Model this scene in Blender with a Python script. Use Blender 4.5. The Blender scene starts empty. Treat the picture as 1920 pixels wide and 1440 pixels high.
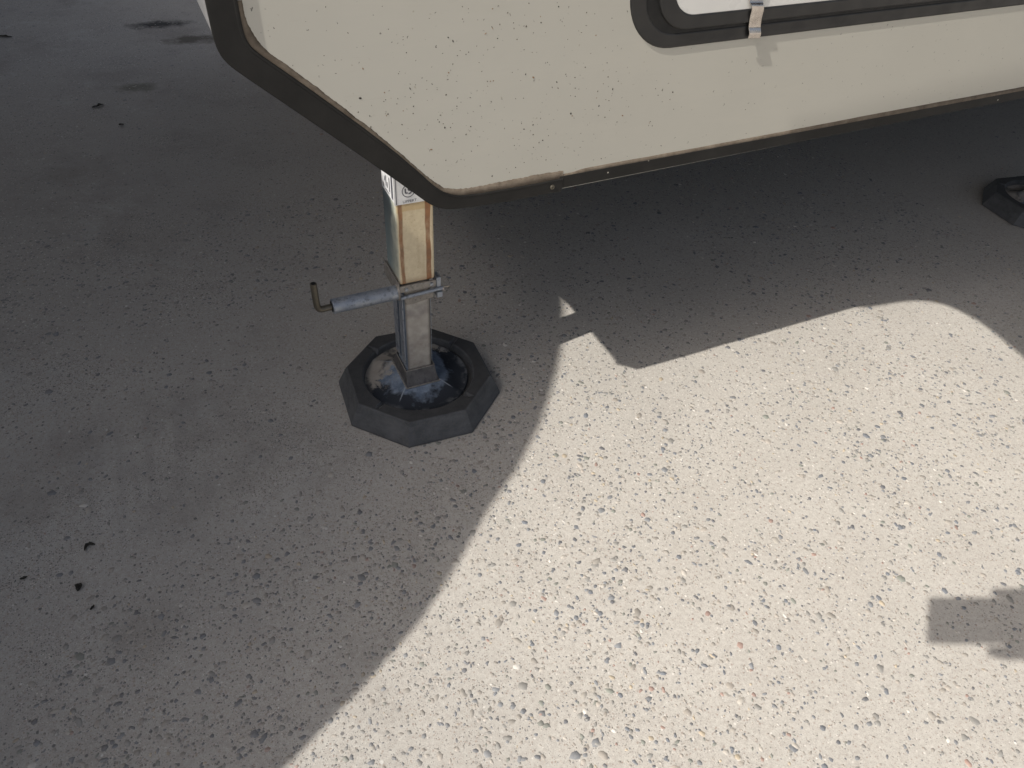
import bpy, bmesh, math, random
import numpy as np
from mathutils import Vector, Matrix
random.seed(7); RNG = np.random.default_rng(11)
SC = bpy.context.scene
COL = SC.collection
# ------------------------------------------------------------------ camera, sky, sun, exposure
CAM_LOC = Vector((-0.3, -0.8245, 1.0))
Rv = Vector((0.90547413, -0.42035535, 0.05846399)); Uv = Vector((0.24711089, 0.634189, 0.73262576)); Wv = Vector((0.34504038, 0.64892657, -0.6781161))
cam = bpy.data.cameras.new('camera'); camo = bpy.data.objects.new('camera', cam); COL.objects.link(camo)
M = Matrix.Identity(4)
for i in range(3):
    M[i][0] = Rv[i]; M[i][1] = Uv[i]; M[i][2] = -Wv[i]; M[i][3] = CAM_LOC[i]
camo.matrix_world = M
cam.sensor_width = 36; cam.lens = 1322.4 / 1920 * 36; cam.clip_start = 0.002; cam.clip_end = 1000
SC.camera = camo
S = Vector((0.680, 0.110, -0.7250)).normalized()          # the way sunlight travels
EL = math.asin(-S.z); AZ = math.atan2(-S.x, -S.y)           # clockwise from +Y
w = bpy.data.worlds.new('World'); SC.world = w; w.use_nodes = True
nt = w.node_tree
sky = nt.nodes.new('ShaderNodeTexSky'); sky.sky_type = 'NISHITA'; sky.sun_disc = False
sky.air_density = .8; sky.dust_density = 4.0; sky.ozone_density = .7; sky.sun_elevation = EL; sky.sun_rotation = AZ % (2 * math.pi)
bg = nt.nodes['Background']; bg.inputs['Strength'].default_value = 0.110
hs = nt.nodes.new('ShaderNodeHueSaturation'); hs.inputs['Saturation'].default_value = .6
nt.links.new(sky.outputs[0], hs.inputs['Color']); nt.links.new(hs.outputs[0], bg.inputs['Color'])
sl = bpy.data.lights.new('sun', 'SUN'); sl.energy = 3.5; sl.angle = math.radians(0.53); sl.color = (1.0, 0.957, 0.89)
so = bpy.data.objects.new('sun', sl); COL.objects.link(so); so.rotation_euler = S.to_track_quat('-Z', 'Y').to_euler(); so.location = (-3, -2, 6)
SC.view_settings.view_transform = 'Standard'; SC.view_settings.look = 'None'
SC.view_settings.exposure = 0.48; SC.view_settings.gamma = 1; SC.view_settings.use_curve_mapping = False

# ------------------------------------------------------------------ helpers
def link(o, parent=None):
    COL.objects.link(o)
    if parent: o.parent = parent
    return o
def mesh_obj(name, verts, faces, mats, parent=None, smooth=False, bevel=0, seg=2, fm=None, loc=None):
    me = bpy.data.meshes.new(name); me.from_pydata([tuple(v) for v in verts], [], faces); me.update()
    bm = bmesh.new(); bm.from_mesh(me); bmesh.ops.recalc_face_normals(bm, faces=bm.faces); bm.to_mesh(me); bm.free()
    if not isinstance(mats, (list, tuple)): mats = [mats]
    for m in mats: me.materials.append(m)
    if fm:
        for p in me.polygons: p.material_index = fm(p)
    if smooth:
        for p in me.polygons: p.use_smooth = True
    o = link(bpy.data.objects.new(name, me), parent)
    if loc: o.location = loc
    if bevel:
        b = o.modifiers.new('bevel', 'BEVEL'); b.width = bevel; b.segments = seg; b.limit_method = 'ANGLE'; b.angle_limit = math.radians(35)
        b.harden_normals = False
    return o
def tag(o, label=None, cat=None, group=None, kind=None):
    if label: o['label'] = label
    if cat: o['category'] = cat
    if group: o['group'] = group
    if kind: o['kind'] = kind
    return o
def empty(name, loc):
    o = bpy.data.objects.new(name, None); o.empty_display_size = 0.05; COL.objects.link(o); o.location = loc; return o
def prism(pts, a, b, axis='y'):
    """closed prism from a polygon in (x,z) extruded in y, in (x,y) extruded in z, or in (y,z) extruded in x"""
    f = {'y': lambda p, t: (p[0], t, p[1]), 'z': lambda p, t: (p[0], p[1], t), 'x': lambda p, t: (t, p[0], p[1])}[axis]
    n = len(pts)
    V = [f(p, a) for p in pts] + [f(p, b) for p in pts]
    F = [tuple(range(n)), tuple(range(2 * n - 1, n - 1, -1))] + [(i, (i + 1) % n, n + (i + 1) % n, n + i) for i in range(n)]
    return V, F
def box(x0, x1, y0, y1, z0, z1): return prism([(x0, y0), (x1, y0), (x1, y1), (x0, y1)], z0, z1, 'z')
def merge(*vf):
    V, F = [], []
    for v, f in vf:
        k = len(V); V += v; F += [tuple(i + k for i in q) for q in f]
    return V, F
def strip(A, B, y0, y1):
    """solid band between two open polylines in the x,z plane"""
    n = len(A)
    V = [(p[0], y0, p[1]) for p in A] + [(p[0], y0, p[1]) for p in B] + [(p[0], y1, p[1]) for p in A] + [(p[0], y1, p[1]) for p in B]
    F = []
    for i in range(n - 1):
        F += [(i, i + 1, n + i + 1, n + i), (2*n+i, 3*n+i, 3*n+i+1, 2*n+i+1), (i, 2*n+i, 2*n+i+1, i+1), (n+i, n+i+1, 3*n+i+1, 3*n+i)]
    F += [(0, n, 3*n, 2*n), (n-1, 3*n-1, 4*n-1, 2*n-1)]
    return V, F
def sweep(path, r, n=12, caps=True):
    P = [Vector(p) for p in path]; V, F = [], []
    rr = r if isinstance(r, (list, tuple)) else [r] * len(P)
    up = None
    for i, p in enumerate(P):
        t = (P[min(i+1, len(P)-1)] - P[max(i-1, 0)]).normalized()
        if up is None: up = t.orthogonal().normalized()
        up = (up - t * up.dot(t)).normalized(); sd = t.cross(up)
        for k in range(n):
            a = 2 * math.pi * k / n; V.append(tuple(p + (up * math.cos(a) + sd * math.sin(a)) * rr[i]))
    for i in range(len(P)-1):
        for k in range(n): F.append((i*n+k, i*n+(k+1) % n, (i+1)*n+(k+1) % n, (i+1)*n+k))
    if caps: F += [tuple(range(n-1, -1, -1)), tuple(range((len(P)-1)*n, len(P)*n))]
    return V, F
def resample(P, n):
    P = np.array(P, float); d = np.r_[0, np.cumsum(np.hypot(*np.diff(P, axis=0).T))]
    t = np.linspace(0, d[-1], n); return np.stack([np.interp(t, d, P[:, 0]), np.interp(t, d, P[:, 1])], 1)
def smooth_poly(P, it=2):
    P = np.array(P, float)
    for _ in range(it):
        Q = P.copy(); Q[1:-1] = P[:-2] * .25 + P[1:-1] * .5 + P[2:] * .25; P = Q
    return P
def interp_y(P, x):
    P = np.array(P); return float(np.interp(x, P[:, 0], P[:, 1]))

# ------------------------------------------------------------------ materials
class N:
    """tiny node-tree writer"""
    def __init__(s, name, rough=0.6, metal=0.0):
        s.m = bpy.data.materials.new(name); s.m.use_nodes = True; s.t = s.m.node_tree
        s.b = s.t.nodes['Principled BSDF']; s.b.inputs['Roughness'].default_value = rough; s.b.inputs['Metallic'].default_value = metal
        s.co = s.t.nodes.new('ShaderNodeTexCoord').outputs['Object']
    def set(s, sock, v):
        if hasattr(v, 'links') or hasattr(v, 'is_linked'): s.t.links.new(v, sock)
        elif isinstance(v, (tuple, list)) and len(v) == 3 and len(sock.default_value) == 4: sock.default_value = (*v, 1)
        else: sock.default_value = v
    def noise(s, scale, detail=4, rough=.6, co=None, dist=0, out='Fac'):
        n = s.t.nodes.new('ShaderNodeTexNoise'); s.set(n.inputs['Vector'], co or s.co)
        n.inputs['Scale'].default_value = scale; n.inputs['Detail'].default_value = detail; n.inputs['Roughness'].default_value = rough; n.inputs['Distortion'].default_value = dist
        return n.outputs[out]
    def voro(s, scale, co=None, feature='F1', rnd=1):
        n = s.t.nodes.new('ShaderNodeTexVoronoi'); n.feature = feature; s.set(n.inputs['Vector'], co or s.co); n.inputs['Scale'].default_value = scale; n.inputs['Randomness'].default_value = rnd
        return n.outputs
    def map(s, v, a, b, c=0., d=1.):
        n = s.t.nodes.new('ShaderNodeMapRange'); s.set(n.inputs[0], v); 
        for i, q in enumerate((a, b, c, d)): s.set(n.inputs[i+1], q)
        return n.outputs[0]
    def math(s, op, a, b=0.):
        n = s.t.nodes.new('ShaderNodeMath'); n.operation = op; s.set(n.inputs[0], a); s.set(n.inputs[1], b); return n.outputs[0]
    def mix(s, f, a, b, blend='MIX'):
        n = s.t.nodes.new('ShaderNodeMix'); n.data_type = 'RGBA'; n.blend_type = blend; s.set(n.inputs[0], f)
        s.set(n.inputs[6], a); s.set(n.inputs[7], b); return n.outputs[2]
    def xyz(s, co=None):
        n = s.t.nodes.new('ShaderNodeSeparateXYZ'); s.set(n.inputs[0], co or s.co); return n.outputs
    def scale(s, v, co=None):
        n = s.t.nodes.new('ShaderNodeMapping'); s.set(n.inputs[0], co or s.co); n.inputs['Scale'].default_value = v; return n.outputs[0]
    def col(s, c): s.set(s.b.inputs['Base Color'], c); return s
    def rough(s, r): s.set(s.b.inputs['Roughness'], r); return s
    def bump(s, h, strength=.5, dist=.001):
        n = s.t.nodes.new('ShaderNodeBump'); n.inputs['Strength'].default_value = strength; n.inputs['Distance'].default_value = dist
        prev = s.b.inputs['Normal'].links
        if prev: s.t.links.new(prev[0].from_socket, n.inputs['Normal'])
        s.set(n.inputs['Height'], h); s.t.links.new(n.outputs[0], s.b.inputs['Normal']); return s

def mat_concrete():
    n = N('concrete', .92); n.b.inputs['Specular IOR Level'].default_value = .08
    big = n.noise(1.3, 5, .6); mid = n.noise(7, 5, .65); fine = n.noise(160, 3, .7); grit = n.noise(650, 2, .8)
    X = n.xyz()
    c = n.mix(n.map(big, .35, .65), (.462, .440, .398), (.515, .490, .445))
    c = n.mix(n.map(mid, .35, .7, 0, .38), c, (.415, .385, .345))
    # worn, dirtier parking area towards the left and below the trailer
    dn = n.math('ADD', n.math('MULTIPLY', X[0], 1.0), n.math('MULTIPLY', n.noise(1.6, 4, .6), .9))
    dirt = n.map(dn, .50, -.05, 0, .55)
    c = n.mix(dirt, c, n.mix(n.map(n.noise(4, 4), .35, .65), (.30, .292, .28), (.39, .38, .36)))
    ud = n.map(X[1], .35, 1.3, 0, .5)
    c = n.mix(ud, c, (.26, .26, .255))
    c = n.mix(n.map(fine, .35, .7, 0, .5), c, (.30, .265, .235))
    c = n.mix(n.map(grit, .58, .72, 0, .55), c, (.62, .585, .52))
    c = n.mix(n.map(grit, .42, .28, 0, .6), c, (.17, .15, .135))
    # small embedded sand grains of many colours
    for sc, thr, amt in ((420, .20, .8), (230, .21, .85), (150, .17, .7)):
        v = n.voro(sc); k = n.xyz(v['Color'])
        msk = n.math('MULTIPLY', n.map(v['Distance'], n.math('MULTIPLY', k[0], thr * 2), n.math('MULTIPLY', k[0], thr * 1.4)), n.map(k[1], .46, .52, 0, amt))
        gc = n.mix(n.map(k[2], .35, .55), (.085, .09, .10), (.30, .25, .215))
        gc = n.mix(n.map(k[2], .86, .9), gc, (.66, .63, .58))
        c = n.mix(msk, c, gc)
    lf = n.math('MAXIMUM', n.map(X[0], .0, -.3), n.map(X[1], .3, .9)); v = n.voro(105); k = n.xyz(v['Color'])
    ds = n.map(v['Distance'], n.math('MULTIPLY', k[0], .34), n.math('MULTIPLY', k[0], .22))
    c = n.mix(n.math('MULTIPLY', n.math('MULTIPLY', ds, lf), n.map(k[1], .62, .66, 0, .75)), c, (.085, .085, .09))
    c = n.mix(n.math('MULTIPLY', n.math('MULTIPLY', ds, lf), n.map(k[1], .035, .03, 0, .8)), c, (.60, .59, .56))  # sparse pale glints painted into the colour at left and under the trailer
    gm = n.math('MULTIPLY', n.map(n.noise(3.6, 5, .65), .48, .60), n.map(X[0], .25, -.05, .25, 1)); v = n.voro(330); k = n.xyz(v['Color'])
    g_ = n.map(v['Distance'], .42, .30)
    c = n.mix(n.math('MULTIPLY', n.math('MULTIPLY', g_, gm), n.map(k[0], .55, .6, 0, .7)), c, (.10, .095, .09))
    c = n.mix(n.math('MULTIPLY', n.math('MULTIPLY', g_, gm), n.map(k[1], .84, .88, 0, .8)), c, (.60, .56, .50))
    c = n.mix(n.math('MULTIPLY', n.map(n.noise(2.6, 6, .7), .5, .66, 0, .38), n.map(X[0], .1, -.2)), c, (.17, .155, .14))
    c = n.mix(n.math('MULTIPLY', n.map(n.noise(3.1, 6, .72, dist=.4), .56, .68, 0, .4), n.map(X[0], -.1, -.4)), c, (.44, .435, .42))
    # pits
    v = n.voro(95); k = n.xyz(v['Color'])
    pit = n.math('MULTIPLY', n.map(v['Distance'], .16, .08), n.map(k[0], .82, .86))
    c = n.mix(n.math('MULTIPLY', pit, .8), c, (.09, .08, .075))
    # oil stains (shapes on the slab)
    def blob(cx, cy, rx, ry, col, amt, c, e0=1.25):
        a = n.math('DIVIDE', n.math('SUBTRACT', X[0], cx), rx); b = n.math('DIVIDE', n.math('SUBTRACT', X[1], cy), ry)
        d = n.math('SQRT', n.math('ADD', n.math('MULTIPLY', a, a), n.math('MULTIPLY', b, b)))
        d = n.math('ADD', d, n.map(n.noise(22, 4, .7), .3, .7, -.45, .45))
        return n.mix(n.map(d, e0 + .15, .45, 0, amt), c, col)
    c = blob(-.25, 2.72, .11, .045, (.035, .035, .035), .9, c)
    c = blob(-.14, 2.49, .10, .05, (.075, .065, .05), .75, c)
    c = blob(-.38, 2.02, .06, .04, (.08, .08, .05), .55, c)
    c = blob(-.52, -.15, .05, .05, (.16, .14, .12), .25, c)
    # dusty drag marks left of the jack pad
    def win(a, b, c0, c1): return n.math('MULTIPLY', n.map(X[0], a, a+.06), n.map(X[0], b, b-.06)), n.math('MULTIPLY', n.map(X[1], c0, c0+.08), n.map(X[1], c1, c1-.08))
    wa, wb = win(-.62, -.34, .02, .36)
    wv = n.noise(30, 2, .5, co=n.scale((1, .10, 1))); c = n.mix(n.math('MULTIPLY', n.map(wv, .50, .66, 0, .16), n.math('MULTIPLY', wa, wb)), c, (.13, .125, .12))
    n.col(c)
    n.bump(n.math('ADD', n.math('MULTIPLY', fine, .5), n.math('MULTIPLY', grit, .45)), .55, .0016)
    n.bump(pit, -.6, .0015)
    n.bump(mid, .25, .004)
    return n.m
def mat_pebble():
    n = N('pebble', .7); a = n.t.nodes.new('ShaderNodeAttribute'); a.attribute_name = 'tint'
    f = n.noise(500, 3, .7)
    n.col(n.mix(n.map(f, .3, .7, 0, .5), a.outputs['Color'], n.mix(.6, a.outputs['Color'], (.38, .35, .31))))
    n.bump(f, .3, .0006); return n.m
def mat_cream():
    n = N('cream_fibreglass', .42); X = n.xyz()
    c = n.mix(n.map(n.noise(2.2, 3), .3, .7), (.492, .474, .412), (.462, .444, .385))
    c = n.mix(n.map(n.noise(9, 5, .7, co=n.scale((.5, 1, 2))), .5, .72, 0, .22), c, (.56, .53, .45))
    area = n.map(X[0], .55, .05, .12, 1)
    for sc, keep, r0, colr in ((150, .66, .24, (.10, .092, .08)), (62, .74, .13, (.03, .028, .025)), (95, .78, .26, (.36, .33, .26)), (34, .86, .10, (.30, .18, .10))):
        co = n.scale((1, 1, .85)); wob = n.t.nodes.new('ShaderNodeVectorMath'); wob.operation = 'ADD'
        nz = n.noise(240, 2, co=None, out='Color'); sb = n.t.nodes.new('ShaderNodeVectorMath'); sb.operation = 'SCALE'; n.t.links.new(nz, sb.inputs[0]); sb.inputs['Scale'].default_value = .006
        n.t.links.new(co, wob.inputs[0]); n.t.links.new(sb.outputs[0], wob.inputs[1])
        v = n.voro(sc, co=wob.outputs[0]); k = n.xyz(v['Color'])
        r = n.math('MULTIPLY', n.map(k[1], 0, 1, .25, 1), r0)
        msk = n.math('MULTIPLY', n.map(v['Distance'], r, n.math('MULTIPLY', r, .6)), n.map(n.math('MULTIPLY', k[0], n.map(area, 0, 1, .8, 1)), keep, keep + .02))
        c = n.mix(n.math('MULTIPLY', msk, .85), c, colr)
    # fine horizontal wiping scratches
    sc_ = n.noise(70, 3, .6, co=n.scale((.25, 1, 2.2))); c = n.mix(n.math('MULTIPLY', n.map(sc_, .64, .70, 0, .35), area), c, (.45, .43, .37))
    n.col(c); n.bump(n.noise(14, 2), .05, .002); n.bump(n.noise(300, 2), .04, .0004)
    return n.m
def mat_simple(name, c1, c2, sc=40, rough=.6, metal=0., bump=.15, bsc=300, bd=.0006, spec=None):
    n = N(name, rough, metal)
    n.col(n.mix(n.map(n.noise(sc, 5, .65), .32, .68), c1, c2)); n.bump(n.noise(bsc, 3, .6), bump, bd)
    n.rough(n.map(n.noise(sc * 1.7, 3), .3, .7, max(.05, rough - .1), min(1, rough + .12)))
    if spec is not None: n.b.inputs['Specular IOR Level'].default_value = spec
    return n.m
def mat_trim():
    n = N('dark_trim', .5)
    c = n.mix(n.map(n.noise(12, 5, .7), .35, .7), (.012, .0118, .0112), (.022, .021, .0195))
    v = n.voro(85); k = n.xyz(v['Color'])
    dot = n.math('MULTIPLY', n.map(v['Distance'], .14, .07), n.map(k[0], .965, .975)); c = n.mix(dot, c, (.62, .58, .5))
    n.col(c); n.bump(n.noise(900, 2), .25, .0004); n.bump(n.noise(30, 3), .1, .002); n.b.inputs['Specular IOR Level'].default_value = .22; return n.m
def mat_sealant():
    n = N('dirty_sealant', .75)
    n.col(n.mix(n.map(n.noise(45, 5, .75), .35, .66), (.085, .064, .045), (.175, .142, .105))); n.bump(n.noise(120, 4, .7), .25, .0008); return n.m
def mat_outer_tube():
    n = N('yellowed_zinc', .5, .0); X = n.xyz(); G = n.t.nodes.new('ShaderNodeNewGeometry'); gn = n.xyz(G.outputs['Normal'])
    wob = n.map(n.noise(16, 4, .6, co=n.scale((1, 1, .35))), .3, .7, -.0028, .0028); x = n.math('ADD', X[0], wob)
    c = n.mix(n.map(n.noise(90, 4, .7), .35, .7), (.66, .56, .38), (.56, .46, .30))
    c = n.mix(n.map(n.noise(35, 5, .7, co=n.scale((1, 1, .12))), .56, .68, 0, .35), c, (.40, .29, .17))
    c = n.mix(n.map(n.noise(260, 3, .7), .62, .68, 0, .5), c, (.28, .19, .11))
    c = n.mix(n.map(n.math('ADD', X[2], n.map(n.noise(14, 2), .3, .7, -.004, .004)), .424, .426, 0, .55), c, (.50, .34, .15))
    s1 = n.math('MULTIPLY', n.map(x, -.0285, -.0270), n.map(x, -.0205, -.0225)); s2 = n.math('MULTIPLY', n.map(x, .0165, .0180), n.map(x, .0268, .0255))
    rust = n.mix(n.map(n.noise(60, 4), .3, .7), (.30, .115, .035), (.17, .072, .030))
    c = n.mix(n.math('MULTIPLY', n.math('ADD', s1, s2), n.map(n.noise(40, 5, .7, co=n.scale((1, 1, .4))), .35, .55, .55, .92)), c, rust)
    # the side towards the left: grey-green zinc bloom with a dark smear of shading painted in
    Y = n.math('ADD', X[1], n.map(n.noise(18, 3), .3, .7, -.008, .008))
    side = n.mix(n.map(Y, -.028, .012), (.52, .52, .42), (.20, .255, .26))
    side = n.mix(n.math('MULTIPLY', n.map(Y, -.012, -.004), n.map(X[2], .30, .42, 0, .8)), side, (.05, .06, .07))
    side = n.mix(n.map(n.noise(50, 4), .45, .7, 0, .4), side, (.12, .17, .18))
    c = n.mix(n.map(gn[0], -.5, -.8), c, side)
    c = n.mix(n.map(X[2], .297, .284, 0, .5), c, rust)
    n.col(c); n.bump(n.noise(200, 3), .15, .0006); return n.m
def mat_zinc(name, a, b, dark, rough=.45, metal=.55, dk=.55):
    n = N(name, rough, metal)
    c = n.mix(n.map(n.noise(35, 6, .7), .32, .68), a, b)
    c = n.mix(n.map(n.noise(110, 5, .7), .52, .64, 0, dk), c, dark)
    n.col(c); n.rough(n.map(n.noise(60, 4), .3, .7, rough - .1, rough + .2)); n.bump(n.noise(260, 4, .7), .25, .0008); return n.m
def mat_inner_tube():
    n = N('galvanised_inner', .5, .25); X = n.xyz(); G = n.t.nodes.new('ShaderNodeNewGeometry'); gn = n.xyz(G.outputs['Normal'])
    c = n.mix(n.map(n.noise(30, 5, .6), .35, .65), (.30, .27, .24), (.46, .435, .395))
    c = n.mix(n.map(n.noise(16, 4, .6), .5, .62, 0, .6), c, (.22, .205, .20))
    ex = n.math('ABSOLUTE', X[0]); c = n.mix(n.map(ex, .018, .0235, 0, .75), c, (.10, .09, .085))
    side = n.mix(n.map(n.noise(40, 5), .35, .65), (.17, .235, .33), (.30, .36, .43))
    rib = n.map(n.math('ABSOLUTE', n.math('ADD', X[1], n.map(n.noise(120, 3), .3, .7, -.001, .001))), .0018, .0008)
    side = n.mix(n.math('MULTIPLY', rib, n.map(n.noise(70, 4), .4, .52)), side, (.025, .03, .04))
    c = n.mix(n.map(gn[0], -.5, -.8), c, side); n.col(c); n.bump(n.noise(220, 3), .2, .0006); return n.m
def mat_dish():
    n = N('stained_foot_plate', .6, .12); n.b.inputs['Specular IOR Level'].default_value = .35; X = n.xyz()
    r = n.math('SQRT', n.math('ADD', n.math('MULTIPLY', X[0], X[0]), n.math('MULTIPLY', X[1], X[1])))
    zinc = n.mix(n.map(n.noise(28, 5, .7), .35, .65), (.09, .12, .17), (.25, .30, .37))
    c = n.mix(n.map(n.math('ADD', r, n.map(n.noise(25, 4), .3, .7, -.022, .022)), .058, .076), zinc, (.026, .031, .040))
    # dried dust lies on the far and left part of the dish
    dd = n.math('ADD', n.math('ADD', n.math('MULTIPLY', X[1], 1.0), n.math('MULTIPLY', X[0], -.35)), n.map(n.noise(24, 6, .75), .3, .7, -.045, .045))
    dust = n.map(dd, .020, .036); blk = n.map(n.noise(26, 4, .6), .50, .60); 
    dust = n.math('MULTIPLY', dust, n.map(blk, 0, 1, 1, .25))
    c = n.mix(n.math('MULTIPLY', dust, .95), c, n.mix(n.noise(80, 4), (.27, .245, .215), (.42, .39, .345)))
    rim = n.math('MULTIPLY', n.map(r, .090, .101), n.map(n.noise(45, 4, .6), .46, .62)); c = n.mix(n.math('MULTIPLY', rim, .5), c, (.26, .27, .28))  # rim highlight painted in as a paler edge
    c = n.mix(n.map(n.noise(150, 4, .7), .62, .74, 0, .2), c, (.20, .22, .25))
    dg = n.math('ABSOLUTE', n.math('SUBTRACT', n.math('ABSOLUTE', X[0]), n.math('MULTIPLY', n.math('ABSOLUTE', X[1]), .86)))
    dg = n.math('ADD', dg, n.map(n.noise(60, 3), .3, .7, -.0015, .0015))
    c = n.mix(n.math('MULTIPLY', n.map(dg, .0024, .0010), n.math('MULTIPLY', n.map(r, .045, .05), n.map(r, .086, .078, 0, .75))), c, (.30, .33, .37))  # thin highlight lines painted along the stamped ridges
    n.col(c); n.rough(n.map(dust, 0, 1, .68, .95)); n.bump(n.noise(180, 4), .25, .0008); return n.m
def mat_rubber():
    n = N('dusty_rubber', .8); G = n.t.nodes.new('ShaderNodeNewGeometry'); gn = n.xyz(G.outputs['Normal'])
    c = n.mix(n.map(n.noise(30, 5, .7), .35, .68), (.050, .053, .058), (.088, .092, .098))
    c = n.mix(n.map(n.noise(260, 3, .7), .5, .66, 0, .55), c, (.10, .095, .088))
    c = n.mix(n.map(n.noise(14, 5, .7, co=n.scale((1, 1, 3))), .46, .68, 0, .5), c, (.12, .124, .13))
    c = n.mix(n.map(gn[2], .75, .95, 0, .6), c, n.mix(n.noise(60, 5, .7), (.022, .021, .020), (.045, .043, .040)))  # top painted darker; sides stay paler, as if catching bounce from the ground
    n.col(c); n.b.inputs['Specular IOR Level'].default_value = .4
    n.bump(n.noise(420, 3, .7), .6, .0009); n.bump(n.noise(55, 4, .6, co=n.scale((1, 1, 6))), .3, .001); return n.m

CONC = mat_concrete(); PEB = mat_pebble(); CREAM = mat_cream(); TRIM = mat_trim(); SEAL = mat_sealant()
TUBE = mat_outer_tube(); INNER = mat_inner_tube(); DISH = mat_dish(); RUB = mat_rubber()
ZINC = mat_zinc('zinc_blue_grey', (.23, .265, .32), (.37, .39, .42), (.07, .075, .085))
ZBROWN = mat_zinc('zinc_brown_grey', (.21, .195, .175), (.32, .295, .265), (.09, .08, .07), metal=.3)
STEEL = mat_zinc('bare_steel', (.30, .27, .24), (.47, .43, .38), (.10, .09, .08), .28, .9, .3)
ROD = mat_simple('dark_steel_rod', (.085, .075, .058), (.15, .135, .105), 60, .4, .6)
SOCK = mat_zinc('socket_steel', (.075, .07, .07), (.13, .125, .125), (.04, .04, .045), .55, .3)
CHROME = mat_simple('stainless_clip', (.50, .46, .43), (.66, .62, .58), 60, .24, 1.0, .1)
BLACKM = mat_simple('black_frame', (.011, .011, .0115), (.020, .0195, .019), 18, .42, 0, .12, 700, .0003)
GASKET = mat_simple('black_gasket', (.002, .002, .002), (.004, .004, .004), 30, .6)
DOORP = mat_simple('white_door_paint', (.70, .69, .655), (.74, .73, .69), 8, .3, 0, .03)
GREY = mat_simple('grey_front_skin', (.17, .17, .175), (.25, .245, .245), 30, .5, 0, .5, 160, .0015)
UNDER = mat_simple('black_underbelly', (.02, .02, .02), (.04, .04, .04), 8, .8)
WHITE = mat_simple('sticker_white', (.66, .66, .67), (.80, .80, .79), 90, .4)
INK = mat_simple('sticker_ink', (.05, .05, .07), (.10, .10, .12), 200, .5)
VANW = mat_simple('van_paint', (.52, .53, .55), (.60, .60, .61), 5, .35, 0, .02)
VANG = mat_simple('van_glass', (.02, .025, .03), (.03, .035, .04), 5, .08)
LEAF = mat_simple('dark_leaf', (.012, .012, .010), (.03, .026, .018), 200, .8)
PHONEM = mat_simple('phone_case', (.02, .02, .022), (.03, .03, .033), 50, .35)
SKIN = mat_simple('skin', (.46, .27, .19), (.53, .33, .24), 60, .5); SKIN.node_tree.nodes['Principled BSDF'].inputs['Subsurface Weight'].default_value = .08
CLOTH = mat_simple('sleeve_cloth', (.10, .13, .19), (.14, .17, .23), 60, .9)

# ------------------------------------------------------------------ ground
def grid_ground():
    xs = np.r_[-150, -40, -10, -4, np.linspace(-2, 5, 36), 10, 40, 150]; ys = np.r_[-150, -40, -10, -4, np.linspace(-2, 5, 36), 10, 40, 150]
    V = []; 
    for y in ys:
        for x in xs:
            z = 0 if abs(x) > 5 or abs(y) > 5 else .0012 * math.sin(3.1 * x + 1.3 * y) * math.cos(2.3 * y - .7 * x) - .0012
            V.append((x, y, z - (0.0 if abs(x) <= 5 and abs(y) <= 5 else .0012)))
    nx = len(xs); F = [(j*nx+i, j*nx+i+1, (j+1)*nx+i+1, (j+1)*nx+i) for j in range(len(ys)-1) for i in range(nx-1)]
    return V, F
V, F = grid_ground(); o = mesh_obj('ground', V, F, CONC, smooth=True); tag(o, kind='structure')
def gz(x, y): return .0012 * np.sin(3.1 * x + 1.3 * y) * np.cos(2.3 * y - .7 * x) - .0012

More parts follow.
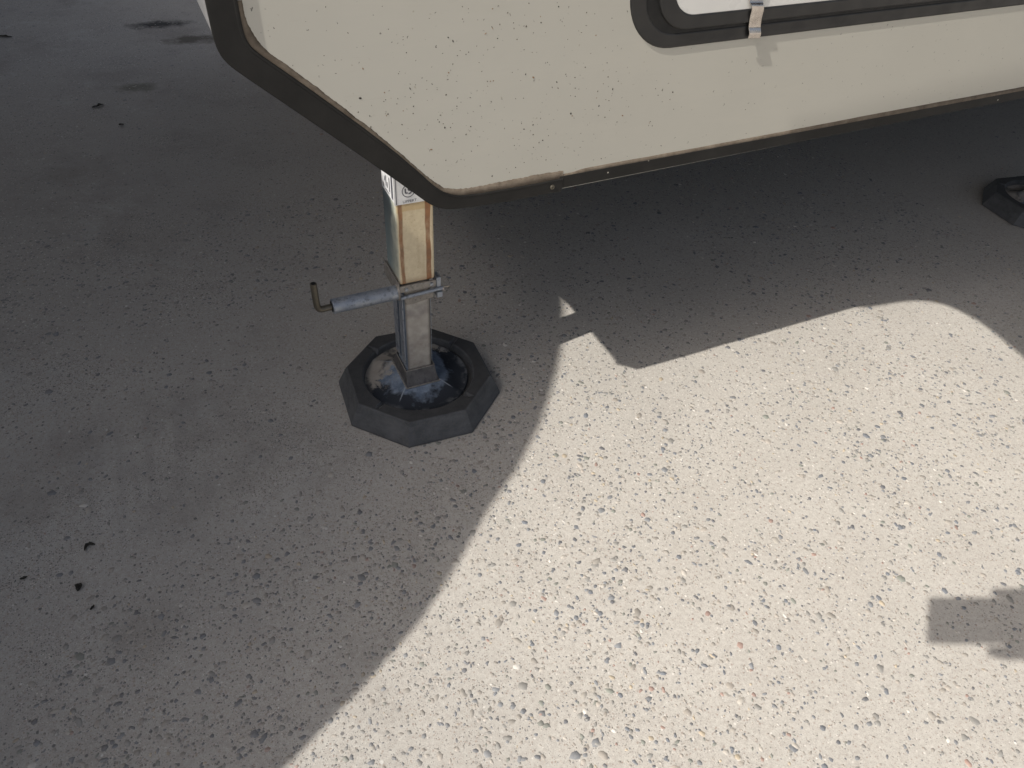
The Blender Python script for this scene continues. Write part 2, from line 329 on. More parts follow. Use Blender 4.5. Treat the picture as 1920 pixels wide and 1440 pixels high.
# exposed aggregate: real little stones set in the slab, a shade proud of it
def scatter():
    def gen(n, x0, x1, y0, y1, med, sig, lo, hi):
        x = RNG.uniform(x0, x1, n); y = RNG.uniform(y0, y1, n); r = np.clip(np.exp(RNG.normal(math.log(med), sig, n)), lo, hi)
        f = (np.sin(5.1*x+2.2*y+.5)*np.cos(4.3*y-1.9*x) + .6*np.sin(13*x-7*y+1)*np.cos(11*y+5*x) + .5*np.sin(31*x+17*y)*np.sin(27*y-13*x))
        base = .56 + .24 * f + .42 * np.exp(-((x-.2)**2/.18 + (y+.45)**2/.10))
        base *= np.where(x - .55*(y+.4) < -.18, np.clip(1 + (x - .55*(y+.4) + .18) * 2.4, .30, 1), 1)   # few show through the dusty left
        near = (np.hypot(x + .32, y + .45) < .42); base = np.where(near, np.maximum(base, .85), base)    # washed-out patch near the front
        base = np.where(y > .6, np.maximum(base, .55), base)
        k = RNG.uniform(0, 1, n) < base
        return x[k], y[k], r[k]
    A = [gen(20000, -.85, 1.7, -.95, 1.0, .0017, .33, .0009, .0035), gen(56000, -.75, 1.75, -.95, 1.05, .0031, .42, .0016, .0092), gen(30000, -1.1, 4.0, 1.0, 4.2, .0032, .42, .0018, .008), gen(7000, 1.5, 4.0, -.6, 1.3, .003, .4, .0018, .007)]
    x, y, r = (np.concatenate(t) for t in zip(*A)); n = len(x); K = 6
    st = RNG.uniform(.48, .95, n); rot = RNG.uniform(0, 2*np.pi, n); a = np.arange(K) * 2*np.pi / K
    aa = a[None] + RNG.uniform(-.22, .22, (n, K)); rad = r[:, None] * (1 + RNG.uniform(-.24, .2, (n, K)))
    lx = rad*np.cos(aa); ly = rad*np.sin(aa)*st[:, None]; c, s = np.cos(rot)[:, None], np.sin(rot)[:, None]
    ox, oy = lx*c - ly*s, lx*s + ly*c
    z0 = gz(x, y); hh = np.clip(r * RNG.uniform(.02, .13, n), .00015, .0008)
    tx, ty = RNG.normal(0, .06, n), RNG.normal(0, .06, n)
    P = np.zeros((n, 2*K+1, 3))
    P[:, :K, 0] = x[:, None]+ox; P[:, :K, 1] = y[:, None]+oy; P[:, :K, 2] = z0[:, None]-.0010
    P[:, K:2*K, 0] = x[:, None]+ox*.82; P[:, K:2*K, 1] = y[:, None]+oy*.82; P[:, K:2*K, 2] = (z0+hh*.8)[:, None] + ox*tx[:, None] + oy*ty[:, None]
    P[:, 2*K, 0] = x; P[:, 2*K, 1] = y; P[:, 2*K, 2] = z0+hh
    fq = []
    for i in range(K): j = (i+1) % K; fq += [(i, j, K+j), (i, K+j, K+i), (K+i, K+j, 2*K)]
    fq = np.array(fq); Fi = (fq[None] + (np.arange(n)*(2*K+1))[:, None, None]).reshape(-1, 3)
    me = bpy.data.meshes.new('exposed_aggregate'); me.vertices.add(n*(2*K+1)); me.vertices.foreach_set('co', P.reshape(-1).astype(np.float32))
    me.loops.add(Fi.size); me.loops.foreach_set('vertex_index', Fi.reshape(-1).astype(np.int32)); me.polygons.add(len(Fi))
    me.polygons.foreach_set('loop_start', (np.arange(len(Fi))*3).astype(np.int32)); me.polygons.foreach_set('loop_total', np.full(len(Fi), 3, np.int32))
    me.polygons.foreach_set('use_smooth', np.ones(len(Fi), bool)); me.update(); me.validate()
    pal = np.array([(.085, .105, .135), (.055, .065, .085), (.14, .155, .175), (.22, .215, .20), (.29, .265, .23), (.36, .32, .275), (.42, .385, .335), (.30, .18, .145), (.44, .36, .25), (.62, .59, .54), (.16, .175, .15)])
    pr = np.array([.10, .05, .17, .19, .16, .13, .09, .015, .03, .02, .05])
    ci = pal[RNG.choice(len(pal), n, p=pr/pr.sum())] * RNG.uniform(.8, 1.25, (n, 1))
    ci[r < .0016] = ci[r < .0016] * .6 + np.array([.33, .295, .26]) * .4
    ci = ci * .86 + np.array([.40, .375, .34]) * .14
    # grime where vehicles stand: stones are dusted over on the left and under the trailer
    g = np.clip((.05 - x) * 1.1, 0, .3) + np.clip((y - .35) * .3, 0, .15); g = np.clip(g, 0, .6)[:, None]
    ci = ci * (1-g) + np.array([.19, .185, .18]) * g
    cc = np.ones((n, 2*K+1, 4)); cc[:, :, :3] = ci[:, None]
    at = me.color_attributes.new('tint', 'FLOAT_COLOR', 'POINT'); at.data.foreach_set('color', cc.reshape(-1).astype(np.float32))
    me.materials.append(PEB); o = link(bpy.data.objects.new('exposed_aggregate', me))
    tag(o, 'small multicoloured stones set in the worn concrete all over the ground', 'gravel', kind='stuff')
scatter()

# ------------------------------------------------------------------ the trailer
TR = tag(empty('travel_trailer', (0.5, 1.0, 0.0)), 'cream trailer body with dark rounded edge trim, cut-off lower corner and a black framed hatch', 'trailer')
TR.location = (0, 0, 0)
SLOPE = .0228
outer = [(-.2405, 2.35), (-.2405, .7866), (-.2403, .7665), (-.2403, .7480), (-.2378, .7344), (-.2300, .7229), (-.2133, .7075), (-.1871, .6842), (-.1369, .6393), (-.0895, .5960), (-.0587, .5679), (-.0282, .5395), (-.0142, .5260), (.0002, .5155), (.0146, .5108), (.0469, .5080), (.1113, .5070), (.1940, .5085)]
inner = [(-.2098, 2.35), (-.2098, .7850), (-.2098, .7646), (-.2092, .7500), (-.2055, .7401), (-.1904, .7265), (-.1717, .7105), (-.1491, .6905), (-.0959, .6427), (-.0566, .6055), (-.0224, .5700), (-.0060, .5510), (.0097, .5375), (.0291, .5290), (.0600, .5272), (.0885, .5272), (.1539, .5278), (.1940, .5296)]
panel = [(-.2055, 2.35), (-.2055, .7847), (-.2034, .7611), (-.1985, .7488), (-.1860, .7315), (-.1600, .7085), (-.1480, .6980), (-.1314, .6825), (-.1051, .6570), (-.0764, .6300), (-.0396, .5920), (-.0200, .5700), (.0097, .5440), (.0290, .5375), (.0606, .5373), (.1093, .5387), (.1484, .5402), (.1940, .5400)]
bz = lambda x: .5085 + SLOPE * (x - .194)
# shell: everything behind the side, a touch inside the trim line
body = [(p[0] + .002, p[1] + .003) for p in outer[::-1]]
prof = body[::-1]                                     # from top-left down and round to the bottom rail
prof = prof[1:]
shell = [(-1.25, 3.3), (-1.25, 2.3), (-.50, 2.3), (-.2385, 2.02)] + prof + [(5.6, bz(5.6) + .012), (5.6, 3.3)]
V, F = prism(shell, 0.0, 2.35)
V = [(x, max(y, .10) if (x < -.3) and y < .1 else y, z) for x, y, z in V]
def fmat(p):
    c = p.center
    if abs(p.normal.y) > .9: return 0
    if c.z < .75 and p.normal.z < -.3: return 2
    return 1
o = mesh_obj('body_shell', V, F, [CREAM, GREY, UNDER], TR, fm=fmat)
# the dark trims
def trim(name, A, B, y0, y1, mat, label=None):
    V, F = strip(A, B, y0, y1); o = mesh_obj(name, V, F, mat, TR, bevel=.0012, seg=3)
    if label: o['label'] = label
    return o
A = resample(smooth_poly(resample(outer[1:], 120), 3), 120); B = resample(smooth_poly(resample(inner[1:], 120), 3), 120)
A = np.vstack([[(-.2405, 2.0)], A]); B = np.vstack([[(-.2098, 2.0)], B])
trim('corner_trim', A, B, -.0030, .004, TRIM, 'wide dark trim bent round the cut-off corner')
# raised inner lip of the trim
B2 = A * .14 + B * .86; B3 = A * .01 + B * .99
trim('trim_lip', B2, B3, -.0036, -.001, TRIM)
xr = np.linspace(.188, 5.5, 60); A2 = [(x, bz(x) + .0045) for x in xr]; Bq = [(x, bz(x) + .0240 - .003 * min(1, max(0, (x - .25)) / 1.0)) for x in xr]
trim('bottom_rail_trim', A2, Bq, -.0022, .004, TRIM, 'thinner dark rail along the bottom edge')
# brown sealant squeezed out between trim and panel, with a ragged edge
def sealant(B, Pn, n, amp, name):
    B = resample(B, n); Pn = resample(Pn, n); d = Pn - B; L = np.hypot(*d.T)[:, None]; d = d / np.maximum(L, 1e-6)
    k = np.convolve(RNG.normal(0, 1, n + 8), np.ones(9) / 9, 'valid')[:, None] * amp + np.convolve(RNG.normal(0, 1, n + 2), np.ones(3) / 3, 'valid')[:, None] * amp * .45
    E_ = Pn + d * k; Bi = B - d * .002
    V = []; F = []
    for i in range(n):
        m = (Bi[i] * .45 + E_[i] * .55)
        V += [(Bi[i][0], -.0002, Bi[i][1]), (Bi[i][0], -.0019, Bi[i][1]), (m[0], -.0016, m[1]), (E_[i][0], -.0003, E_[i][1]), (E_[i][0], .001, E_[i][1])]
    for i in range(n - 1):
        for j in range(4): F.append((5*i+j, 5*i+j+1, 5*i+5+j+1, 5*i+5+j))
    return mesh_obj(name, V, F, SEAL, TR, smooth=True)
sealant(smooth_poly(resample(inner[1:], 260), 3), smooth_poly(resample(panel[1:], 260), 3), 420, .0009, 'sealant_bead')
xr = np.linspace(.194, 5.0, 300); sealant([(x, bz(x) + .0232 - .003 * min(1, max(0, (x - .25)) / 1.0)) for x in xr], [(x, bz(x) + (.0255 if x < .22 else .0285) + .0018*math.sin(x*9)*.3) for x in xr], 500, .0003, 'sealant_bead')
# screw through the overlap
def screw(loc, r=.0042, name='screw', parent=TR, mat=None):
    V = []; F = []; n = 20
    for k, (rr, yy) in enumerate(((r, 0), (r, -.0009), (r*.75, -.0018), (r*.42, -.0021), (r*.32, -.0008))):
        for i in range(n):
            a = 2*math.pi*i/n; cr = rr if k < 4 else rr * (1 if (i % 5) else .55); V.append((cr*math.cos(a), yy, cr*math.sin(a)))
    for k in range(4):
        for i in range(n): F.append((k*n+i, k*n+(i+1) % n, (k+1)*n+(i+1) % n, (k+1)*n+i))
    F.append(tuple(range(4*n, 5*n)))
    o = mesh_obj(name, V, F, mat or STEEL, parent, smooth=False); o.location = loc; return o
screw((.1770, -.0030, .5185), .0037, mat=ROD)

# dried mud and bug specks stuck to the side
def specks(name, n, r0, r1, cols, y):
    V = []; F = []
    for _ in range(n):
        while True:
            if random.random() < .35: cx, cz = random.choice([(.0, .62), (.13, .60), (.22, .66), (.08, .74), (.27, .60), (-.06, .66)]); x = random.gauss(cx, .035); z = random.gauss(cz, .03)
            else: x = random.gauss(.07, .17); z = random.uniform(.53, 1.0)
            if x > -.19 and z > .548 + max(0, -(x - .01)) * .93 and (x < .25 or z < .685) and x < .75: break
        r = min(r1, r0 * math.exp(abs(random.gauss(0, .55)))); st = random.uniform(.35, .9); rot = random.uniform(-.5, 2.4); k = 7; b = len(V)
        for q in range(k):
            a = 2*math.pi*q/k; rr = r * random.uniform(.65, 1.25); u, v = rr*math.cos(a), rr*st*math.sin(a)
            V.append((x + u*math.cos(rot) - v*math.sin(rot), -.0001, z + u*math.sin(rot) + v*math.cos(rot)))
        V.append((x, -.0001 - r*.25, z)); F += [(b+q, b+(q+1) % k, b+k) for q in range(k)]
    o = mesh_obj(name, V, F, cols, TR); o['kind'] = 'stuff'; return o
specks('dirt_speck', 150, .0006, .0019, mat_simple('dark_dirt', (.018, .016, .013), (.045, .038, .03), 300, .85), 0)
specks('dirt_speck', 240, .0005, .0013, mat_simple('grey_dirt', (.11, .10, .08), (.17, .15, .12), 300, .85), 0)
specks('mud_speck', 24, .0008, .0026, mat_simple('brown_mud', (.20, .12, .065), (.30, .20, .12), 300, .85), 0)
# ------------------------------------------------------------------ storage hatch
TILT = SLOPE * .8
def rrect(x0, z0, x1, z1, r, n=12):
    P = []
    for cx, cz, a0 in ((x0+r, z0+r, 180), (x1-r, z0+r, 270), (x1-r, z1-r, 0), (x0+r, z1-r, 90)):
        for i in range(n+1):
            a = math.radians(a0 + 90*i/n); P.append((cx+r*math.cos(a), cz+r*math.sin(a)))
    c, s = math.cos(TILT), math.sin(TILT)
    return [(.38 + (x-.38)*c - (z-.70)*s, .70 + (x-.38)*s + (z-.70)*c) for x, z in P]
def ring(P, Q, y0, y1, drop=0.):
    n = len(P); V = [(p[0], y0, p[1]) for p in P] + [(p[0], y0+drop, p[1]) for p in Q] + [(p[0], y1, p[1]) for p in P] + [(p[0], y1, p[1]) for p in Q]
    F = []
    for i in range(n):
        j = (i+1) % n; F += [(i, j, n+j, n+i), (2*n+i, 3*n+i, 3*n+j, 2*n+j), (i, 2*n+i, 2*n+j, j), (n+i, n+j, 3*n+j, 3*n+i)]
    return V, F
HX1, HZ1 = 1.36, 1.12
hatch = mesh_obj('storage_hatch', *ring(rrect(.2630, .6965, HX1, HZ1, .077), rrect(.2885, .7160, HX1-.023, HZ1-.02, .055), -.0020, .004), BLACKM, TR, bevel=.003, seg=3)
hatch['label'] = 'black framed storage hatch with rounded corner'
mesh_obj('gasket', *ring(rrect(.2860, .7145, HX1-.021, HZ1-.018, .056), rrect(.3060, .7215, HX1-.04, HZ1-.03, .05), -.0010, .004), GASKET, hatch)
mesh_obj('door_frame', *ring(rrect(.3045, .7195, HX1-.038, HZ1-.028, .056), rrect(.3290, .7375, HX1-.06, HZ1-.05, .040), -.0048, .002), BLACKM, hatch, bevel=.0025, seg=3)
P = rrect(.3270, .7360, HX1-.058, HZ1-.048, .042)
dpan = mesh_obj('door_panel', *prism(P, -.0035, .002), DOORP, hatch, bevel=.002)
# spring clip holding the hatch shut: bent stainless strip
def clip():
    path = [(0.4635, -0.0055, 0.7800), (0.4640, -0.0055, 0.7560), (0.4650, -0.0065, 0.7480), (0.4665, -0.0085, 0.7445), (0.4695, -0.0088, 0.7395), (0.4715, -0.0072, 0.7290), (0.4740, -0.0056, 0.7215), (0.4760, -0.0050, 0.7150), (0.4770, -0.0062, 0.7110), (0.4785, -0.0070, 0.7060), (0.4800, -0.0052, 0.7000)]
    P = [Vector(p) for p in path]; Q = []
    for i in range(len(P)-1):
        for t in (0, .33, .66):
            a, b, c, d = P[max(i-1, 0)], P[i], P[i+1], P[min(i+2, len(P)-1)]
            Q.append(.5*((2*b)+(c-a)*t+(2*a-5*b+4*c-d)*t*t+(3*b-a-3*c+d)*t**3))
    Q.append(P[-1]); V = []; F = []
    for i, q in enumerate(Q):
        t = (Q[min(i+1, len(Q)-1)] - Q[max(i-1, 0)]).normalized(); side = Vector((1, 0, -.05)); nrm = t.cross(side).normalized(); w_ = .0135 if q.z > .757 else (.0120 if q.z > .745 else .0108)
        th = .0007
        for sx, sn in ((-1, -1), (1, -1), (1, 1), (-1, 1)): V.append(tuple(q + side * sx * w_ + nrm * th * sn))
    for i in range(len(Q)-1):
        for k in range(4): F.append((4*i+k, 4*i+(k+1) % 4, 4*i+4+(k+1) % 4, 4*i+4+k))
    F += [(3, 2, 1, 0), tuple(range(4*len(Q)-4, 4*len(Q)))]
    return mesh_obj('latch_clip', V, F, CHROME, hatch, bevel=.0004, seg=1, smooth=False)
clip(); screw((.4700, -.0058, .7500+.006), .0058, 'clip_screw', hatch)

# made-up shadow caster on arms, out of view; its edge shapes the far end of the sunlit patch
ZS = 1.35
sh = [(1.150, .066), (1.259, .052), (1.305, .041), (1.335, .025), (1.360, .000), (1.374, -.032), (1.383, -.075), (1.381, -.12), (1.364, -.22), (1.34, -.36)]
kx, ky = S.x / -S.z * ZS, S.y / -S.z * ZS
so_pts = [(1.13 - kx, .081 - ky)] + [(x - kx, y - ky) for x, y in sh] + [(1.30 - kx, -.60 - ky), (4.6, -.60 - ky), (4.6, .130 - ky)]
mesh_obj('added_shade_panel', *prism(so_pts, ZS, ZS + .02, 'z'), UNDER, TR)
for ax_ in (2.3, 3.9): mesh_obj('shade_panel_arm', *box(ax_, ax_ + .03, so_pts[-1][1] - .3, .0, ZS + .021, ZS + .05), ZINC, TR)
# chassis rail below
mesh_obj('chassis_rail', *box(.15, 5.2, .9, .98, .44, .54), UNDER, TR)

# ------------------------------------------------------------------ landing leg (part of the trailer)
LX, LY = .0205, .195
def landing_leg(cx, cy, top=.60):
    V, F = box(-.0325, .0325, -.035, .035, .283, top)
    leg = mesh_obj('landing_leg', V, F, TUBE, TR, bevel=.004, seg=3); leg.location = (cx, cy, 0)
    def sub(name, vf, mat, **k):
        return mesh_obj(name, *vf, mat, leg, **k)
    sub('inner_tube', box(-.0255, .0255, -.028, .028, .055, .30), INNER, bevel=.0045, seg=3)
    sub('edge_bead', merge(box(.0250, .0262, -.0286, -.0272, .09, .27), box(-.0290, -.0268, -.030, -.008, .09, .262), box(-.0285, -.0268, .004, .029, .09, .262)), ZINC, bevel=.0008)
    # weld-on bracket round the joint: back plate, upper strap, lower lip, right ear
    sub('joint_bracket', merge(box(-.0370, -.0345, -.041, .040, .262, .292), box(-.0370, .0330, -.0395, -.0355, .270, .283), box(-.0345, .0330, .0355, .039, .270, .29)), ZBROWN, bevel=.001)
    sub('lower_lip', merge(prism([(-.0260, .2555), (.0270, .2570), (.0290, .2450), (-.0100, .2395), (-.0240, .2400)], -.0365, -.0335)), ZBROWN, bevel=.001)
    sub('bracket_ear', merge(box(.0335, .0420, -.040, -.020, .264, .287), box(.0335, .0440, -.043, -.025, .246, .258)), ZINC, bevel=.0012)
    # pull-pin housing sticks out to the left
    L0 = Vector((-.036, -.036, .272)); L1 = Vector((-.1530, -.040, .2735))
    sub('pin_housing', sweep([L0, L1], .0130, 24), ZINC, bevel=.001)
    sub('housing_end', sweep([L1 + Vector((-.0003, 0, 0)), L1 + Vector((-.0012, 0, 0))], .0092, 24), GASKET)
    P = [Vector((-.148, -.040, .2735)), Vector((-.1640, -.0405, .2730)), Vector((-.1710, -.041, .2735)), Vector((-.1755, -.0415, .2765)), Vector((-.1775, -.042, .2815)), Vector((-.1780, -.0425, .2900)), Vector((-.1785, -.0430, .3280))]
    Q = []
    for i in range(len(P)-1):
        for t in (0, .25, .5, .75):
            a, b, c, d = P[max(i-1, 0)], P[i], P[i+1], P[min(i+2, len(P)-1)]; Q.append(.5*((2*b)+(c-a)*t+(2*a-5*b+4*c-d)*t*t+(3*b-a-3*c+d)*t**3))
    Q.append(P[-1]); sub('pull_handle', sweep(Q, .0056, 16), ROD, smooth=False, bevel=.0008)
    sub('pull_handle_tip', sweep([P[-1] + Vector((0, 0, .0002)), P[-1] + Vector((0, 0, .0006))], .0038, 12), GASKET)
    sub('locking_pin', sweep([(-.034, -.0415, .2610), (.046, -.0415, .2650)], .0034, 12), ZINC)
    sub('cotter_pin', sweep([(.045, -.050, .263), (.044, -.045, .267), (.045, -.038, .266), (.052, -.036, .262), (.060, -.038, .262)], .0012, 8), STEEL)
    sub('weld_bead', sweep([(-.0372, -.036, .272), (-.0400, -.0361, .272)], [.0158, .0138], 20), ZBROWN)
    for bx_, bz_ in ((-.022, .2760), (.024, .2770)): sub('bolt_head', sweep([(bx_, -.0392, bz_), (bx_, -.0425, bz_)], .0034, 6), ZINC)
    # foot: socket and round stamped plate
    ft = [(-.0290, -.0315), (.0290, -.0315), (.0290, .0315), (-.0290, .0315)]; fb = [(-.0320, -.0450), (.0320, -.0450), (.0320, .0450), (-.0320, .0450)]
    sub('foot_socket', ([(x, y, .079) for x, y in ft] + [(x, y, .049) for x, y in fb] + [(x*.9, y*.9, .079) for x, y in ft] + [(x*.9, y*.9, .060) for x, y in ft], [(i, (i+1) % 4, 4+(i+1) % 4, 4+i) for i in range(4)] + [(i, 8+i, 8+(i+1) % 4, (i+1) % 4) for i in range(4)] + [(8+i, 12+i, 12+(i+1) % 4, 8+(i+1) % 4) for i in range(4)] + [(12, 13, 14, 15), (7, 6, 5, 4)]), SOCK, bevel=.001)
    fl = [Vector((x*1.05, y*1.03, .0485)) for x, y in fb]
    sub('socket_flange', merge(*[sweep([fl[i], fl[(i+1) % 4]], .0016, 8) for i in range(4)]), ZBROWN)
    sub('socket_rim', merge(*[sweep([Vector((*ft[i], .0792)), Vector((*ft[(i+1) % 4], .0792))], .0011, 8) for i in range(4)]), ZBROWN)
    V = []; F = []; n = 96; R = [(.0, .0)] ; rings = [.034, .042, .050, .058, .066, .074, .082, .090, .098, .1035, .1055, .1055]
    for k, r in enumerate(rings):
        for i in range(n):
            a = 2*math.pi*i/n; ridge = (abs(math.cos(2*(a)))**10) * .0
            m_ = max(abs(r*math.cos(a)), abs(r*math.sin(a))*.86); tt = min(1, max(0, (.074 - m_)/.040)); h = .030 + .019 * tt**1.15 + (.0035 if .070 < r < .078 else 0) * 0
            if r > .100: h += .0022
            if k == len(rings)-1: h = .022
            V.append((r*math.cos(a), r*math.sin(a), h))
    for k in range(len(rings)-1):
        for i in range(n): F.append((k*n+i, k*n+(i+1) % n, (k+1)*n+(i+1) % n, (k+1)*n+i))
    F.append(tuple(range(n)))
    sub('foot_plate', (V, F), DISH, smooth=True)
    return leg
def ring_z(ax, ay, bx, by, z0, z1):
    ax, ay = max(ax, bx), max(ay, by)
    a = [(-ax, -ay), (ax, -ay), (ax, ay), (-ax, ay)]; ix, iy = .0260, .0285
    b = [(-ix, -iy), (ix, -iy), (ix, iy), (-ix, iy)]
    V = [(x, y, z) for z in (z0, z1) for x, y in a] + [(x, y, z) for z in (z0, z1) for x, y in b]; F = []
    for i in range(4):
        j = (i+1) % 4; F += [(i, j, 4+j, 4+i), (8+i, 12+i, 12+j, 8+j), (4+i, 4+j, 12+j, 12+i), (i, 8+i, 8+j, j)]
    return V, F
leg1 = landing_leg(LX, LY)
leg1['label'] = 'front landing leg with rust-striped cream upper tube'
leg2 = landing_leg(2.071, .262, .56); leg2['label'] = 'landing leg further back under the trailer'
# sticker round the top of the front leg
st = mesh_obj('warning_sticker', *merge(box(-.0335, .0165, -.0356, -.0351, .437, .52), box(-.0331, -.0326, -.0352, .030, .440, .52)), WHITE, leg1, bevel=.0002, seg=1)
def flat(name, V, F, mat, parent): return mesh_obj(name, V, F, mat, parent)
pr = []
cx, cz = -.0095, .4590
n = 32; V = []; F = []
for rr in (.0108, .0094):
    for i in range(n): a = 2*math.pi*i/n; V.append((cx+rr*math.cos(a), -.0359, cz+rr*math.sin(a)))
F = [(i, (i+1) % n, n+(i+1) % n, n+i) for i in range(n)]; pr.append((V, F))
def seg2(p, q, w_, y=-.0359):
    p = Vector((p[0], 0, p[1])); q = Vector((q[0], 0, q[1])); d = (q-p).normalized(); s_ = Vector((-d.z, 0, d.x)) * w_
    return ([(v.x, y, v.z) for v in (p-s_, q-s_, q+s_, p+s_)], [(0, 1, 2, 3)])
for a, b in (((-.0145, .464), (-.0145, .456)), ((-.0145, .456), (-.0105, .456)), ((-.005, .4645), (-.0095, .4645)), ((-.0095, .4645), (-.0095, .4605)), ((-.0095, .4605), (-.005, .4595)), ((-.005, .4595), (-.005, .4555)), ((-.005, .4555), (-.0095, .4545))): pr.append(seg2(a, b, .0011))
pr += [seg2((-.0300, .438), (-.0300, .51), .0007), ]
# printing on the side of the sticker (left face)
def sidebar(y0, y1, z0, z1): return ([(-.0334, y0, z0), (-.0334, y1, z0), (-.0334, y1, z1), (-.0334, y0, z1)], [(0, 1, 2, 3)])
pr += [sidebar(-.030, -.022, .444, .515), sidebar(-.022, -.006, .486, .490), sidebar(-.015, -.011, .450, .474), sidebar(-.004, .0, .452, .462), sidebar(.003, .007, .452, .470), sidebar(.010, .014, .458, .466), sidebar(.006, .024, .474, .477), sidebar(.018, .024, .444, .452), sidebar(-.010, .010, .444, .446)]
V, F = merge(*pr); mesh_obj('sticker_print', V, F, INK, leg1)
cu = bpy.data.curves.new('maker_name', 'FONT'); cu.body = 'LIPPERT'; cu.size = .0068; cu.align_x = 'CENTER'
to = bpy.data.objects.new('maker_name', cu); COL.objects.link(to); bpy.context.view_layer.update()
me = bpy.data.meshes.new_from_object(to.evaluated_get(bpy.context.evaluated_depsgraph_get())); bpy.data.objects.remove(to)
tm = bpy.data.objects.new('maker_name', me); link(tm, leg1); me.materials.clear(); me.materials.append(INK)
tm.rotation_euler = (math.pi/2, 0, 0); tm.location = (-.0080, -.0360, .4395)

# ------------------------------------------------------------------ octagonal pads
def pad_mesh(rot):
    n = 128; c22 = math.cos(math.radians(22.5))
    def oct_r(R, a): m = ((math.degrees(a) - rot) % 45) - 22.5; return R * c22 / math.cos(math.radians(m))
    angs = sorted([math.radians(rot) + 2*math.pi*i/n for i in range(n)])
    V = []; rows = []
    notch = [math.radians(rot + 45*k + 14) for k in (0, 2, 4, 6)]
    for a in angs:
        nd = min(abs((a - q + math.pi) % (2*math.pi) - math.pi) for q in notch); cut = nd < math.radians(1.9)
        ro = oct_r(.1649, a); rt = oct_r(.1450, a); zt = .0477
        zc = zt - (.010 if cut else 0)
        row = [(ro, 0), (ro*.999, .006), (rt + .0015, zt - .003), (rt - .002, zt), (.122, zt if not cut else zt - .004), (.1115, zc), (.1085, zc - .003), (.1075, .029), (.0, .026)]
        rows.append([(r*math.cos(a), r*math.sin(a), z) for r, z in row])
    k = len(rows[0]); V = [p for row in rows for p in row]; F = []
    for i in range(n):
        j = (i+1) % n
        for q in range(k-2): F.append((i*k+q, j*k+q, j*k+q+1, i*k+q+1))
    F.append(tuple(i*k+k-2 for i in range(n))); F.append(tuple(i*k for i in range(n-1, -1, -1)))
    keep = V; return V, F
PG = 'octagonal rubber pads under the trailer legs'
V, F = pad_mesh(18.8); p1 = mesh_obj('jack_pad', V, F, RUB, bevel=.0009, seg=2); p1.location = (.0255, .190, 0)
tag(p1, 'black octagonal rubber pad under the rust-striped leg, wholly in view', 'jack pad', PG)
V, F = pad_mesh(13.7); p2 = mesh_obj('jack_pad', V, F, RUB, bevel=.0009, seg=2); p2.location = (2.071, .259, 0)
tag(p2, 'black octagonal rubber pad in the dark under the trailer at the right edge', 'jack pad', PG)

# ------------------------------------------------------------------ bits of debris on the slab
def bit(name, x, y, L, wd, rot, label, cat, curl=.3):
    n = 9; V = []; F = []
    for i in range(n):
        t = i/(n-1); u = (t-.5)*L; ww = wd*math.sin(math.pi*min(1, max(0, t*.92+.05)))**.7 * RNG.uniform(.7, 1.15); v = curl*L*((t-.5)**2)*2
        for s_ in (-1, 0, 1): V.append((u, v + s_*ww/2, .0012 + (.5*ww if s_ else .15*ww) * RNG.uniform(.4, 1.2)))
    for i in range(n-1):
        for q in (0, 1): F.append((3*i+q, 3*i+q+1, 3*i+4+q, 3*i+3+q))
    o = mesh_obj(name, V, F, LEAF); sm = o.modifiers.new('thickness', 'SOLIDIFY'); sm.thickness = .0009
    o.location = (x, y, 0.0003); o.rotation_euler[2] = rot; tag(o, label, cat, 'dark scraps lying on the concrete')
bit('dry_leaf', -.604, -.041, .014, .009, 1.9, 'curled black leaf scrap with a stalk on the dark concrete at lower left', 'leaf', .6)
bit('dry_leaf', -.590, .034, .017, .008, .4, 'forked black leaf scrap just above the curled one at lower left', 'leaf', -.8)
bit('dry_leaf', -.680, .006, .010, .004, .1, 'tiny dark crumb left of the forked leaf scrap', 'leaf')
bit('dry_leaf', -.587, -.087, .009, .0035, .9, 'tiny dark sliver below the curled leaf scrap', 'leaf')
bit('dry_leaf', -.508, 1.873, .040, .015, .5, 'ragged black scrap alone on the upper left concrete', 'leaf', .2)
bit('dry_leaf', -.815, 2.684, .055, .014, -.5, 'thin dark scrap at the far upper left edge', 'leaf')
bit('dry_leaf', -.448, 1.698, .016, .010, .2, 'small round dark scrap below the ragged black one', 'leaf')

# ------------------------------------------------------------------ the phone that takes the picture, and the hand round it (both behind the lens)
Cv = CAM_LOC
def back(gx, gy, depth=-.006):
    """point on the phone's plane whose shadow falls on the slab at gx, gy"""
    g = Vector((gx, gy, 0)); t = ((g - Cv).dot(Wv) - depth) / S.dot(Wv); p = g - S*t; return ((p-Cv).dot(Rv), (p-Cv).dot(Uv))
c1 = back(.630, -.583); c2 = back(.564, -.640); c3 = back(.731, -.626); c4 = back(.66, -.681)
rc = Matrix((Rv, Uv, -Wv)).transposed().to_4x4(); rc.translation = Cv
x0p = (c1[0]+c2[0])/2; ztop = (c1[1]+c3[1])/2; zbot = (c2[1]+c4[1])/2
PW = .158
ph = tag(empty('mobile_phone', tuple(Cv)), 'dark phone held level, seen only as the squared shadow at right', 'phone'); ph.matrix_world = rc
def rr2(x0, x1, y0, y1, r, n=6):
    return [(cx + r*math.cos(math.radians(a0+90*i/n)), cy + r*math.sin(math.radians(a0+90*i/n))) for cx, cy, a0 in ((x0+r, y0+r, 180), (x1-r, y0+r, 270), (x1-r, y1-r, 0), (x0+r, y1-r, 90)) for i in range(n+1)]
mesh_obj('phone_body', *prism(rr2(x0p, x0p+PW, zbot, ztop, .004), .004, .012, 'z'), PHONEM, ph)
mesh_obj('phone_screen', *prism(rr2(x0p+.004, x0p+PW-.004, zbot+.004, ztop-.004, .003), .0121, .0124, 'z'), VANG, ph)
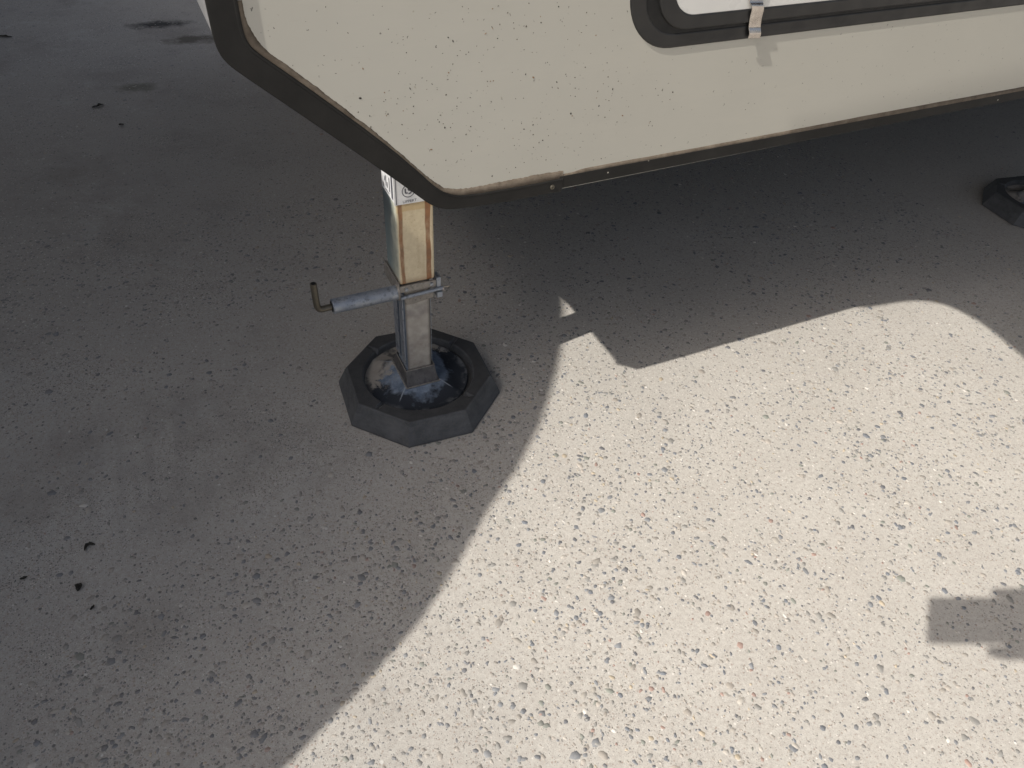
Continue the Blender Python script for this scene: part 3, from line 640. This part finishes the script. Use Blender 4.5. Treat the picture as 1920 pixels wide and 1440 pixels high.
# hand: one skinned body of palm, fingers and forearm; fingers over the top edge, thumb under the lower edge
hx = x0p + PW
me = bpy.data.meshes.new('person'); bm = bmesh.new(); sk = []
def chain(pts, rad, start=None):
    prev = start
    for p, r in zip(pts, rad):
        v = bm.verts.new(p); sk.append((v, r))
        if prev is not None: bm.edges.new((prev, v))
        prev = v
    return prev
root = bm.verts.new((hx - .015, (ztop+zbot)/2 - .005, .045)); sk.append((root, .026))
up_ = bm.verts.new((hx - .030, ztop - .010, .042)); sk.append((up_, .016)); bm.edges.new((root, up_))
for k, (fx, ln) in enumerate(((.036, 0), (.019, .004), (.001, .002), (-.016, -.004))):
    chain([(hx - fx, ztop + .012, .034), (hx - fx - .008, ztop + .0115 + ln*.3, .012), (hx - fx - .012, ztop + .006, -.004)], [.0085, .0078, .0065], up_)
chain([(hx - .030, zbot - .002, .036), (hx - .050, zbot - .012, .018), (hx - .064, zbot - .012, .004)], [.015, .0105, .0085], root)
chain([(hx + .035, zbot + .010, .060), (hx + .110, zbot - .03, .10), (hx + .235, zbot - .09, .17)], [.022, .030, .040], root)
bm.verts.ensure_lookup_table(); bm.to_mesh(me); 
hand = bpy.data.objects.new('person', me); COL.objects.link(hand); hand.matrix_world = rc
hand.modifiers.new('skin', 'SKIN'); 
for i, (v, r) in enumerate(sk): me.skin_vertices[0].data[v.index].radius = (r, r)
me.skin_vertices[0].data[root.index].use_root = True if root.is_valid else False
bm.free(); ss = hand.modifiers.new('sub', 'SUBSURF'); ss.levels = 2; ss.render_levels = 2; me.materials.append(SKIN)
tag(hand, 'hand round the phone, its fingertips showing only in the shadow at the right edge', 'person')

# ------------------------------------------------------------------ added stand-in van out of view, its nose shaped to throw the curved shade
van = tag(empty('added_shade_van', (-2.1, .9, 0)), 'added van-shaped shadow caster out of view, its sloping nose shading the left of the slab', 'shadow caster')
X0 = -1.30
EDX = .015
edge = [(-.50, -.47), (-.383, -.42), (-.277, -.365), (-.16, -.297), (-.073, -.228), (.018, -.145), (.104, -.082), (.196, .005), (.253, .072), (.311, .147), (.337, .184), (.366, .229), (.412, .311), (.439, .362)]
nose = [(gy - (gx - X0) * S.y / S.x, (gx - X0) * -S.z / S.x) for gx, gy in [(a + EDX, b) for a, b in edge]]
vp = [(-1.45, .42), (-1.48, .66), (-1.38, .76), (-.72, .82)] + nose + [(nose[-1][0] + .10, nose[-1][1] + .04), (nose[-1][0] + .30, nose[-1][1] + .08), (4.6, 1.97), (4.8, 1.85), (4.85, .6), (4.8, .42)]
X0 = -1.30
o = mesh_obj('van_body', *prism(vp, X0, X0-1.7, 'x'), VANW, van); o.matrix_parent_inverse = Matrix.Translation(-van.location)
def vpart(name, vf, mat, **k):
    o = mesh_obj(name, *vf, mat, van, **k); o.matrix_parent_inverse = Matrix.Translation(-van.location); return o
vpart('side_window', prism([(-.33, 1.12), (-.24, 1.32), (-.10, 1.52), (.08, 1.66), (.62, 1.70), (.62, 1.12)], X0+.003, X0-.01, 'x'), VANG)
vpart('sliding_door', prism([(.72, .50), (1.75, .50), (1.75, 1.80), (.72, 1.80)], X0+.002, X0-.01, 'x'), VANW)
vpart('bumper', prism([(-1.52, .38), (-1.30, .38), (-1.30, .60), (-1.52, .60)], X0+.01, X0-1.71, 'x'), BLACKM, bevel=.02)
for wy in (-.78, 3.6):
    for wx in (X0-.11, X0-1.6):
        wh = vpart('wheel', sweep([(wx-.09, wy, .33), (wx+.09, wy, .33)], .33, 40), RUB, bevel=.03)
        rm = mesh_obj('rim', *sweep([(wx-.095, wy, .33), (wx+.095, wy, .33)], .21, 32), STEEL, wh);
